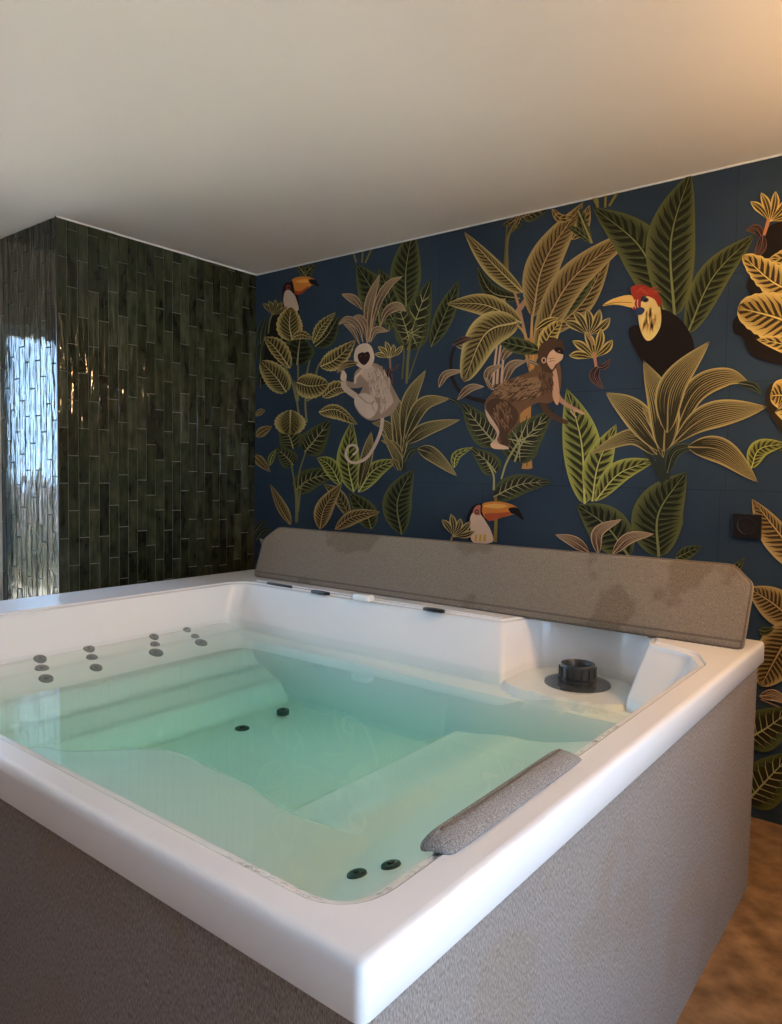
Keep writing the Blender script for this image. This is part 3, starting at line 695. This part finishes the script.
def section_mid():
    stroke(4,[(445,285),(345,255),(292,185),(282,90),(300,32)],20,13,(40,30,26),n=26)
    for y in (0,1): pass
    # banana plant
    leaf(3,[(600,130),(650,110),(735,84)],36,'D','vein',K=5); leaf(3,[(600,130),(560,150),(524,168)],18,'D','vein',K=3); leaf(3,[(605,125),(590,160),(560,200)],14,'D','vein',K=3); stroke(3,[(540,375),(545,220),(600,118)],15,7,(120,112,62)); stroke(3,[(528,350),(535,240),(540,160)],8,6,(104,98,52))
    for q in ((600,108,520,160),(600,108,540,175),(600,108,660,125),(600,108,570,190),(600,108,640,150),(600,108,700,100)): stroke(3,[(q[0],q[1]),(q[2],q[3])],4,1,(170,120,100))
    leaf(3,[(600,500),(470,470),(400,350)],34,'D'); 
    for p,w in (([(640,740),(600,560),(575,470)],14),([(560,600),(640,490)],26),([(520,570),(520,500)],34)): stroke(3,p,w,w*.8,(168,128,98))
    for p in ([(640,740),(620,660),(575,610)],[(650,740),(655,600),(660,500)],[(665,740),(710,600),(800,460)]): stroke(3,p,14,9,(176,140,92))
    shape(4,[(612,0),(622,70),(640,140),(652,200),(600,340),(612,560),(605,590),(655,590),(655,560),(650,340),(665,140),(690,60),(700,0)],(176,126,66)); stroke(4,[(640,0),(640,130)],6,5,(120,78,40)); stroke(4,[(630,350),(632,580)],6,5,(120,78,40)); stroke(4,[(668,20),(655,130)],5,3,(210,160,90))
    for a in (475,492,512): stroke(4,[(a,230),(a+8,120),(a+22,0)],12,8,(188,160,132))
    for pts,w in (([(226,218),(260,158),(350,140)],17),([(312,275),(370,222),(438,214)],18),([(448,200),(460,145),(525,112)],20),([(525,195),(560,120),(632,96)],22),([(515,95),(545,50),(600,36)],20),([(300,15),(340,25),(390,10)],18),([(470,230),(455,200),(440,170)],10),([(690,120),(650,100),(620,90)],10)): leaf(4,pts,w,'B','long',K=3)
    leaf(3,[(612,472),(480,345),(342,192)],54,'Y',K=16,wl=1.0,wr=.55,rnd=.6,stripe=.42)
    leaf(0,[(572,240),(583,225),(590,205)],7,'T',K=6); 
    leaf(0,[(548,335),(585,300),(613,247)],11,'T',K=15,rnd=.6); leaf(0,[(560,320),(580,290),(600,262)],9,'G',K=10)
    leaf(0,[(533,317),(545,262),(584,202)],17,'T',K=20,stripe=.42,rnd=.7,ribw=.9)
    leaf(0,[(536,350),(572,280),(645,224)],15.5,'T',K=22,stripe=.42,rnd=.6,ribw=1.0)
    leaf(3,[(608,612),(440,530),(260,524)],52,'Y',K=15,rnd=.6,stripe=.42)
    leaf(0,[(545,352),(515,345),(496,340)],8,'G',K=6)
    leaf(0,[(518,322),(486,334),(464,382)],17,'Y',K=16,rnd=.55,stripe=.42)
    leaf(0,[(541,355),(550,335),(563,320)],9,'O',K=8); leaf(0,[(536,330),(548,322),(560,318)],4,'O','long',K=1)
    leaf(3,[(290,715),(340,690),(380,680)],16,'R','long',K=2)
    # dark veined leaves below the brown monkey
    veinheart(4,[(490,480),(420,400),(330,285)],66,7); veinheart(4,[(575,560),(620,460),(755,320)],84,8)
    for q in ((595,465,520,450),(595,465,560,520),(595,465,600,560),(595,465,690,420),(595,465,640,360),(595,465,560,410),(595,465,660,480)): stroke(4,[(q[0],q[1]),(q[2],q[3])],8,2,(156,150,104))
    veinheart(4,[(490,610),(450,560),(372,496)],50); veinheart(4,[(478,722),(600,665),(748,652)],52,7)
    leaf(4,[(296,588),(310,530),(385,492)],20,'K',K=6)
    stroke(4,[(592,470),(540,560),(514,640)],10,8,(150,146,96)); stroke(4,[(480,690),(478,620),(448,560)],10,7,(150,146,96)); stroke(4,[(486,930),(490,830),(488,720)],17,14,(130,110,52))
    leaf(6,[(146,530),(135,330),(88,156)],62,'K',K=12,rnd=.7); leaf(6,[(170,522),(190,400),(248,272)],46,'K',K=9); leaf(6,[(180,520),(260,430),(376,388)],40,'K',K=10,wr=.8)
    # brown monkey
    b0=(112,82,56); b1=(80,56,38); b2=(142,108,76)
    stroke(6,[(-5,150),(20,225),(60,255),(92,268)],26,13,b1); stroke(6,[(35,60),(45,150),(75,200),(142,238)],24,10,(176,132,104)); stroke(6,[(110,226),(128,232),(146,240)],8,3,(190,150,120)); stroke(6,[(100,228),(112,244),(120,250)],6,3,(190,150,120))
    shape(4,[(716,60),(690,105),(640,148),(540,188),(480,238),(440,285),(442,340),(470,385),(498,425),(490,455),(465,478),(476,496),(540,502),(556,480),(546,440),(596,385),(606,335),(680,290),(740,290),(782,240),(790,150),(770,90)],b0)
    shape(4,[(445,300),(480,270),(540,280),(590,330),(585,380),(545,430),(550,480),(520,490),(505,440),(470,380)],b1); shape(4,[(480,240),(560,200),(680,170),(700,220),(600,260),(520,270)],b2)
    shape(4,[(440,320),(470,360),(505,420),(495,460),(515,490),(500,500),(465,480),(490,450),(490,420),(455,370)],(190,160,136)); shape(4,[(465,478),(500,478),(540,490),(545,502),(480,500)],(206,170,140))
    shape(4,[(745,130),(768,140),(782,250),(772,300),(750,260),(752,190)],(196,152,118))
    fur(4,600,230,120,50,150,120,b1,34); fur(4,600,220,120,50,150,90,(150,118,84),30); fur(4,520,340,50,60,70,70,b2,26); fur(4,720,180,35,60,80,50,b1,28)
    shape(6,[(0,75),(-5,40),(8,12),(40,-4),(70,2),(80,25),(72,50),(60,75),(40,105),(12,100)],b1); shape(6,[(30,45),(48,30),(60,42),(76,46),(72,64),(52,80),(40,96),(24,72)],(214,172,138)); shape(6,[(46,30),(60,24),(74,30),(78,46),(64,44),(54,40)],(40,26,22)); dot(6,14,66,8,10,(204,160,126)); dot(6,14,66,4,6,(60,36,28)); dot(6,64,36,3,2.4,(160,110,60)); stroke(6,[(30,62),(52,58)],2,1,b1); stroke(6,[(30,70),(50,66)],2,1,b1)
    # toucan above the cover
    shape(4,[(380,930),(352,880),(356,815),(380,768),(412,752),(432,760),(440,830),(478,930)],(20,14,14))
    shape(4,[(384,930),(372,860),(372,815),(392,785),(415,780),(440,830),(468,880),(472,930)],(206,180,158)); shape(4,[(384,790),(396,766),(418,760),(422,800),(398,806)],(176,104,88)); dot(4,402,790,9,11,(60,30,26)); dot(4,402,790,3,4,(210,170,120))
    shape(4,[(424,757),(480,742),(550,752),(590,774),(616,826),(578,802),(520,816),(456,832),(430,800)],(198,124,48)); shape(4,[(430,765),(480,752),(540,762),(500,775)],(224,164,84)); shape(4,[(440,800),(500,795),(570,792),(520,816),(456,832)],(168,78,42)); shape(4,[(548,774),(590,774),(618,828),(580,804),(560,796)],(22,14,12)); stroke(4,[(424,757),(424,800),(450,832)],8,5,(20,12,12))
    flower(4,296,905,105,'Y',ang=-70,spread=110); stroke(4,[(290,900),(280,935)],8,8,(160,130,80))
    for x in (400,420,440): stroke(4,[(x,895),(x-4,925)],10,10,(190,160,60))
def section_right():
    for p in ([(170,115),(190,155)],[(215,95),(212,155)],[(255,100),(225,150)],[(188,155),(185,110)]): stroke(5,p,9,7,(128,118,58))
    leaf(5,[(40,160),(70,190),(120,180)],14,'T',K=4); leaf(5,[(165,270),(140,220),(132,150)],20,'G',K=6); leaf(5,[(165,265),(120,230),(90,215)],12,'G',K=5)
    stroke(5,[(170,270),(140,200),(125,165)],7,5,(150,140,90))
    leaf(5,[(405,490),(330,290),(172,152)],76,'G',K=13); leaf(5,[(410,480),(405,330),(365,235)],34,'G',K=9)
    leaf(5,[(436,505),(425,260),(488,40)],80,'G',K=13,rnd=.65); leaf(5,[(478,560),(560,380),(695,240)],50,'G',K=12,rnd=.65)
    # flowers
    flower(5,160,568,95,'Y',ang=-95,spread=110); flower(5,178,640,92,'O',ang=-110,spread=130); stroke(5,[(160,560),(172,600)],9,8,(150,116,80)); stroke(6,[(176,40),(184,92)],11,9,(176,120,90)); leaf(6,[(190,85),(178,120),(208,160)],17,'R','long',K=2); leaf(6,[(190,90),(212,84),(230,60)],10,'R','long',K=1)
    # hornbill
    shape(5,[(390,486),(436,500),(478,545),(500,610),(480,700),(418,720),(370,700),(330,650),(294,580),(290,545),(318,534),(345,556),(382,545)],(26,18,16)); stroke(6,[(498,140),(490,160)],10,4,(26,18,16))
    shape(5,[(318,500),(322,470),(350,440),(378,446),(392,490),(390,540),(366,578),(344,582),(326,548)],(224,186,116)); fur(5,356,505,24,30,92,26,(196,154,92),36)
    shape(5,[(298,440),(296,412),(330,404),(368,420),(394,452),(386,476),(372,452),(345,440),(328,446),(326,478),(298,482)],(150,48,32)); fur(5,345,425,35,10,-10,24,(176,66,44),22)
    for k in range(3): stroke(5,[(300+k*9,452),(296+k*10,466),(302+k*9,480)],3,2,(226,180,150))
    dot(5,342,453,11,8,(60,60,80)); dot(5,343,453,4,4,(16,12,12)); shape(5,[(306,486),(326,476),(340,484),(330,500),(308,500)],(44,60,90))
    shape(5,[(204,472),(236,450),(296,438),(304,476),(262,470),(236,468)],(216,176,98)); stroke(5,[(210,470),(250,461),(300,462)],3,2,(140,100,50))
    # light leaves and the big hosta
    leaf(6,[(290,700),(215,600),(120,532)],66,'G',K=10,rnd=.65); leaf(6,[(385,700),(385,560),(474,426)],84,'G',K=13,rnd=.65); leaf(6,[(440,705),(480,685),(525,665)],20,'G',K=5)
    for p in ([(400,450),(385,380),(360,330)],[(404,450),(400,330),(400,250)],[(410,450),(430,360),(480,290)],[(400,460),(370,400),(330,340)],[(405,450),(440,360),(520,340)]): stroke(6,p,20,12,(42,50,44))
    leaf(6,[(432,265),(452,220),(468,172)],16,'B','long',K=2)
    leaf(6,[(380,370),(300,310),(158,370)],30,'H','long',K=4,wr=.8); leaf(6,[(395,360),(310,240),(214,170)],46,'H','long',K=5); leaf(6,[(400,380),(380,290),(330,215)],18,'H','long',K=2)
    leaf(6,[(425,330),(500,170),(600,120),(680,140)],38,'H','long',K=4); leaf(6,[(640,140),(690,150),(718,178)],14,'S','long',K=1)
    leaf(6,[(420,345),(540,250),(735,216)],44,'H','long',K=5,peak=.6); leaf(6,[(412,430),(440,360),(520,342)],20,'S','long',K=2); leaf(6,[(480,345),(590,360),(706,460)],42,'H','long',K=5)
    leaf(6,[(402,360),(400,220),(336,66)],50,'H','long',K=5,rnd=.65); leaf(6,[(412,300),(430,150),(550,4)],46,'H','long',K=5)
    for pts,w in (([(190,690),(190,620),(268,578)],19),([(236,690),(290,640),(372,626)],19),([(160,685),(110,650),(50,628)],18)): leaf(6,pts,w,'B','long',K=3)
    # far right bird, flower and yellow leaves
    shape(5,[(700,300),(730,230),(782,200),(900,190),(900,330),(860,640),(700,640),(655,575),(628,560),(626,520),(660,480),(680,440),(672,400)],(24,17,15))
    flower(5,745,200,92,'O',ang=-80,spread=110); flower(5,790,215,80,'O',ang=-30,spread=80); stroke(5,[(742,190),(725,245)],12,9,(176,120,80)); leaf(5,[(718,250),(700,225),(664,230)],16,'R','long',K=2); leaf(5,[(722,245),(715,285),(690,322)],17,'R','long',K=2)
    leaf(5,[(870,440),(760,400),(656,310)],62,'O',K=11,wave=.05,rnd=.55,wl=.7); leaf(5,[(900,360),(830,320),(740,320)],40,'O',K=8,wave=.05); leaf(5,[(930,600),(790,520),(640,478)],84,'O',K=12,adv=.18,rnd=.42,wave=.03)
    leaf(5,[(880,640),(800,600),(700,580)],30,'O',K=8)
    shape(6,[(735,160),(760,135),(800,128),(900,140),(900,320),(800,310),(770,280),(735,220)],(44,34,20)); leaf(6,[(880,300),(800,190),(745,180)],60,'O',K=9,rnd=.5); 
    leaf(6,[(684,414),(712,352),(800,335)],30,'K',K=9,rnd=.7); leaf(6,[(900,330),(830,340),(770,360)],26,'D','vein')
    leaf(6,[(880,760),(770,620),(686,512)],62,'T',K=16,wl=1,wr=.5,rnd=.6)
    leaf(7,[(330,350),(240,270),(150,214)],54,'T',K=14,rnd=.6); leaf(7,[(310,330),(250,430),(196,530)],72,'T',K=14,rnd=.55); leaf(7,[(190,350),(210,355),(240,345)],14,'G'); leaf(7,[(192,562),(240,560),(290,592)],18,'B','long',K=3); stroke(7,[(196,572),(262,600)],5,3,(150,120,100))
    veinheart(7,[(150,700),(220,660),(300,600)],70,6); veinheart(7,[(150,900),(215,830),(300,740)],80,7); leaf(7,[(110,140),(120,150),(145,118)],14,'G',K=4)
def mural():
    section_left(); section_mid(); section_right()
    m=MB(); bg=ink((42,58,75)); ls=.000011; y0=YB-.0002
    rnd=random.Random(5)
    m.quad((TX-.006,y0,.0),(XR,y0,.0),(XR,y0,H),(TX-.006,y0,H),bg)
    # joints between the wallpapered boards
    jc=mixc(bg,(0,0,0),.45); yj=y0-.00002
    zs=[0,.43,.845,1.262,1.678,2.094,H]
    for z in zs[1:-1]: m.quad((TX,yj,z-.0012),(XR,yj,z-.0012),(XR,yj,z+.0012),(TX,yj,z+.0012),jc)
    for i in range(6):
        for x in ([-2.32,-1.634,-.945,-.26,.43,1.12,1.8] if i%2 else [-2.0,-1.355,-.60,-.279,.2,.8,1.5]): m.quad((x-.001,yj,zs[i]),(x+.001,yj,zs[i]),(x+.001,yj,zs[i+1]),(x-.001,yj,zs[i+1]),jc)
    def put(pts3,col):
        m.add(pts3,[tuple(range(len(pts3)))],col)
    for layer,pts,col in PR.polys:
        y=y0-.00004-layer*ls; P=[]
        for p in pts:
            d=ray(p[0],p[1]); t=(YB-CAM.y)/d.y; q=CAM+d*t; P.append((q.x,q.z))
        for dx in (0,2.93):
            Q=[(x+dx,z) for x,z in P]; xs=[x for x,z in Q]; zz=[z for x,z in Q]
            if dx and (min(xs)<.28 or max(xs)>XR): continue
            if min(zz)>H or max(xs)<TX: continue
            Q=[(max(TX+.0005,x),min(H-.001,z)) for x,z in Q]
            ar=sum(Q[i-1][0]*Q[i][1]-Q[i][0]*Q[i-1][1] for i in range(len(Q)))
            c=col
            if ar<0:
                Q=Q[::-1]
                if isinstance(col[0],tuple): c=col[::-1]
            if abs(ar)<1e-9: continue
            put([(x,y,z) for x,z in Q],c)
    me=mat('jungle_wallpaper',(.1,.1,.1),.5); b=me.node_tree.nodes['Principled BSDF']; b.inputs['Specular IOR Level'].default_value=.25
    at=N(me,'ShaderNodeVertexColor',layer_name='print'); n=N(me,'ShaderNodeTexNoise'); n.inputs['Scale'].default_value=3; n.inputs['Detail'].default_value=8; L(me,coords(me),n.inputs['Vector'])
    r=N(me,'ShaderNodeValToRGB'); r.color_ramp.elements[0].position=.3; r.color_ramp.elements[1].position=.7; r.color_ramp.elements[0].color=(.82,.82,.84,1); r.color_ramp.elements[1].color=(1.1,1.08,1.04,1); L(me,n.outputs['Fac'],r.inputs['Fac'])
    mx=N(me,'ShaderNodeMix',data_type='RGBA',blend_type='MULTIPLY'); mx.inputs['Factor'].default_value=1; L(me,at.outputs['Color'],mx.inputs['A']); L(me,r.outputs['Color'],mx.inputs['B']); L(me,mx.outputs['Result'],b.inputs['Base Color'])
    w=MB(); w.box((XL,YB,0),(XR,YB+.12,H)); wb=w.build('wall_back',M['wall']); tag(wb,kind='structure')
    o=m.build('wallpaper',me); o.parent=wb; o['label']='dark blue jungle wallpaper with monkeys, toucans, a hornbill and golden leaves'
    print('layers',PR.layer,'depth',PR.layer*ls,'polys',len(m.f))
mural()
LAMP,AIM,SPOTS,SKY,SUN,EXPO=110,50,((-.8,-4.3,150),),9.6,42,0.45
def spot_down(x,y,power,col,label,kelvin=None):
    root=empty('fill_spot',(x,y,H)); tag(root,label,'lamp')  # added spot, out of view, for warm bounce off the front wall
    b=MB(); b.lathe([(.045,H-.001),(.045,H-.008),(.036,H-.010),(.034,H-.004),(.034,H-.002)],x,y,40); keep(b.build('fill_spot_ring',M['white'],smooth=40),root)
    b=MB(); b.lathe([(.0001,H-.003),(.033,H-.003)],x,y,32); keep(b.build('lens',emit('spot_lens',col,6)),root)
    ld=bpy.data.lights.new('fill_spot_light','SPOT'); ld.energy=power; ld.color=col; ld.spot_size=math.radians(95); ld.spot_blend=.9; ld.shadow_soft_size=.035
    lo=bpy.data.objects.new('fill_spot_light',ld); C.objects.link(lo); lo.location=(x,y,H-.02); keep(lo,root)
pendant(.78,-.35,2.05,LAMP)
for x,y,p in SPOTS: spot_down(x,y,p,(1,.58,.28),'round ceiling spotlight added out of view as warm fill right of the hot tub' if x>0 else 'round ceiling spotlight added out of view as warm fill in front of the hot tub')
def aimed(x,y,tx,ty,tz,power,col,ang):
    root=empty('aimed_fill_spot',(x,y,H)); tag(root,'small ceiling spotlight added out of view as warm fill across the hot tub from the right','lamp')  # added spot, out of view, to warm the inner left tub wall
    p=V((x,y,H-.09)); q=(V((tx,ty,tz))-p).normalized(); R_=q.to_track_quat('Z','Y').to_matrix()
    b=MB(); b.lathe([(.0001,H-.02),(.04,H-.018),(.042,H-.001)],x,y,32); b.lathe([(.008,H-.09),(.008,H-.018)],x,y,12); keep(b.build('aimed_fill_base',M['brass'],smooth=40),root)
    b=MB(); b.lathe([(.0001,-.06),(.03,-.055),(.036,-.03),(.038,.05),(.034,.05),(.032,.03),(.0001,.03)],0,0,32); b.v=[tuple(p+R_@V(v)) for v in b.v]; keep(b.build('aimed_fill_head',M['brass'],smooth=40),root)
    b=MB(); b.lathe([(.0001,.034),(.032,.034)],0,0,32); b.v=[tuple(p+R_@V(v)) for v in b.v]; keep(b.build('lens',emit('aimed_fill_lens',col,20)),root)
    ld=bpy.data.lights.new('fill_spot_light','SPOT'); ld.energy=power; ld.color=col; ld.spot_size=math.radians(ang); ld.spot_blend=.8; ld.shadow_soft_size=.035
    lo=bpy.data.objects.new('fill_spot_light',ld); C.objects.link(lo); lo.location=p+q*.052; lo.rotation_euler=(-q).to_track_quat('Z','Y').to_euler(); keep(lo,root)
aimed(1.35,-.35,-2.0,-.75,.7,AIM,(1,.56,.24),58)
# outside
SUNL=bpy.data.lights.new('sun','SUN'); SUNL.energy=SUN; SUNL.color=(1,.98,.95); SUNL.angle=.01; so=bpy.data.objects.new('sun',SUNL); C.objects.link(so); so.rotation_euler=(math.radians(-32),0,0)
g=MB(); g.box((-30,-30,-.5),(XL-.15,25,-.14)); tag(g.build('ground',M['terrace']),kind='structure')
g=MB(); g.box((XR+.15,-30,-.5),(30,25,-.14)); tag(g.build('ground',M['paving']),kind='structure')
def hedge(x,y,r,h,seed):
    rnd=random.Random(seed); b=MB()
    for _ in range(900):
        a=rnd.uniform(0,6.28); u=rnd.uniform(0,1); rr=r*(rnd.uniform(.5,1))*math.sin(math.pi*min(.97,u*.8+.12)); p=V((x+rr*math.cos(a),y+rr*math.sin(a),-.14+u*h))
        d=V((rnd.uniform(-1,1),rnd.uniform(-1,1),rnd.uniform(-.6,1))).normalized()*.09; e=d.cross(V((rnd.uniform(-1,1),rnd.uniform(-1,1),rnd.uniform(-1,1)))).normalized()*.04
        b.quad(p-d,p+e,p+d,p-e)
    b2=b.build('garden_shrub',M['hedge']); tag(b2,'leafy green shrub in the garden outside the left window','shrub','garden shrubs outside the left window')
for i,(x,y,r,h) in enumerate(((-7.6,-1.6,.6,.7),(-7.9,-3.4,.7,1.3),(-7.6,-5.0,.6,.8),(-8.0,-6.8,.7,1.2))): hedge(x,y,r,h,i)
g=MB(); g.box((-9.2,-14,-.14),(-9.0,4,1.15)); tag(g.build('garden_wall',M['stone']),'pinkish rendered garden wall beyond the shrubs outside the window','wall')
# world
w=bpy.data.worlds.new('sky'); bpy.context.scene.world=w; w.use_nodes=True; nt=w.node_tree; bg=nt.nodes['Background']
tc=nt.nodes.new('ShaderNodeTexCoord'); sp=nt.nodes.new('ShaderNodeSeparateXYZ'); nt.links.new(tc.outputs['Generated'],sp.inputs[0])
rp=nt.nodes.new('ShaderNodeValToRGB'); rp.color_ramp.elements[0].position=.0; rp.color_ramp.elements[0].color=(.46,.69,1,1); rp.color_ramp.elements[1].position=.8; rp.color_ramp.elements[1].color=(.34,.55,1,1)
nt.links.new(sp.outputs['Z'],rp.inputs['Fac']); nt.links.new(rp.outputs['Color'],bg.inputs['Color']); bg.inputs['Strength'].default_value=SKY
for (x,W,rz) in ((XL-.16,WL,-math.pi/2),(XR+.16,WR,math.pi/2)):
    ld=bpy.data.lights.new('window_portal','AREA'); ld.shape='RECTANGLE'; ld.size=W[1]-W[0]; ld.size_y=W[3]-W[2]; ld.cycles.is_portal=True
    lo=bpy.data.objects.new('window_portal',ld); C.objects.link(lo); lo.location=(x,(W[0]+W[1])/2,(W[2]+W[3])/2)
    lo.rotation_euler=(math.pi/2,0,rz)
vs=bpy.context.scene.view_settings; vs.view_transform='Standard'; vs.look='None'; vs.gamma=1; vs.use_curve_mapping=False; vs.exposure=EXPO
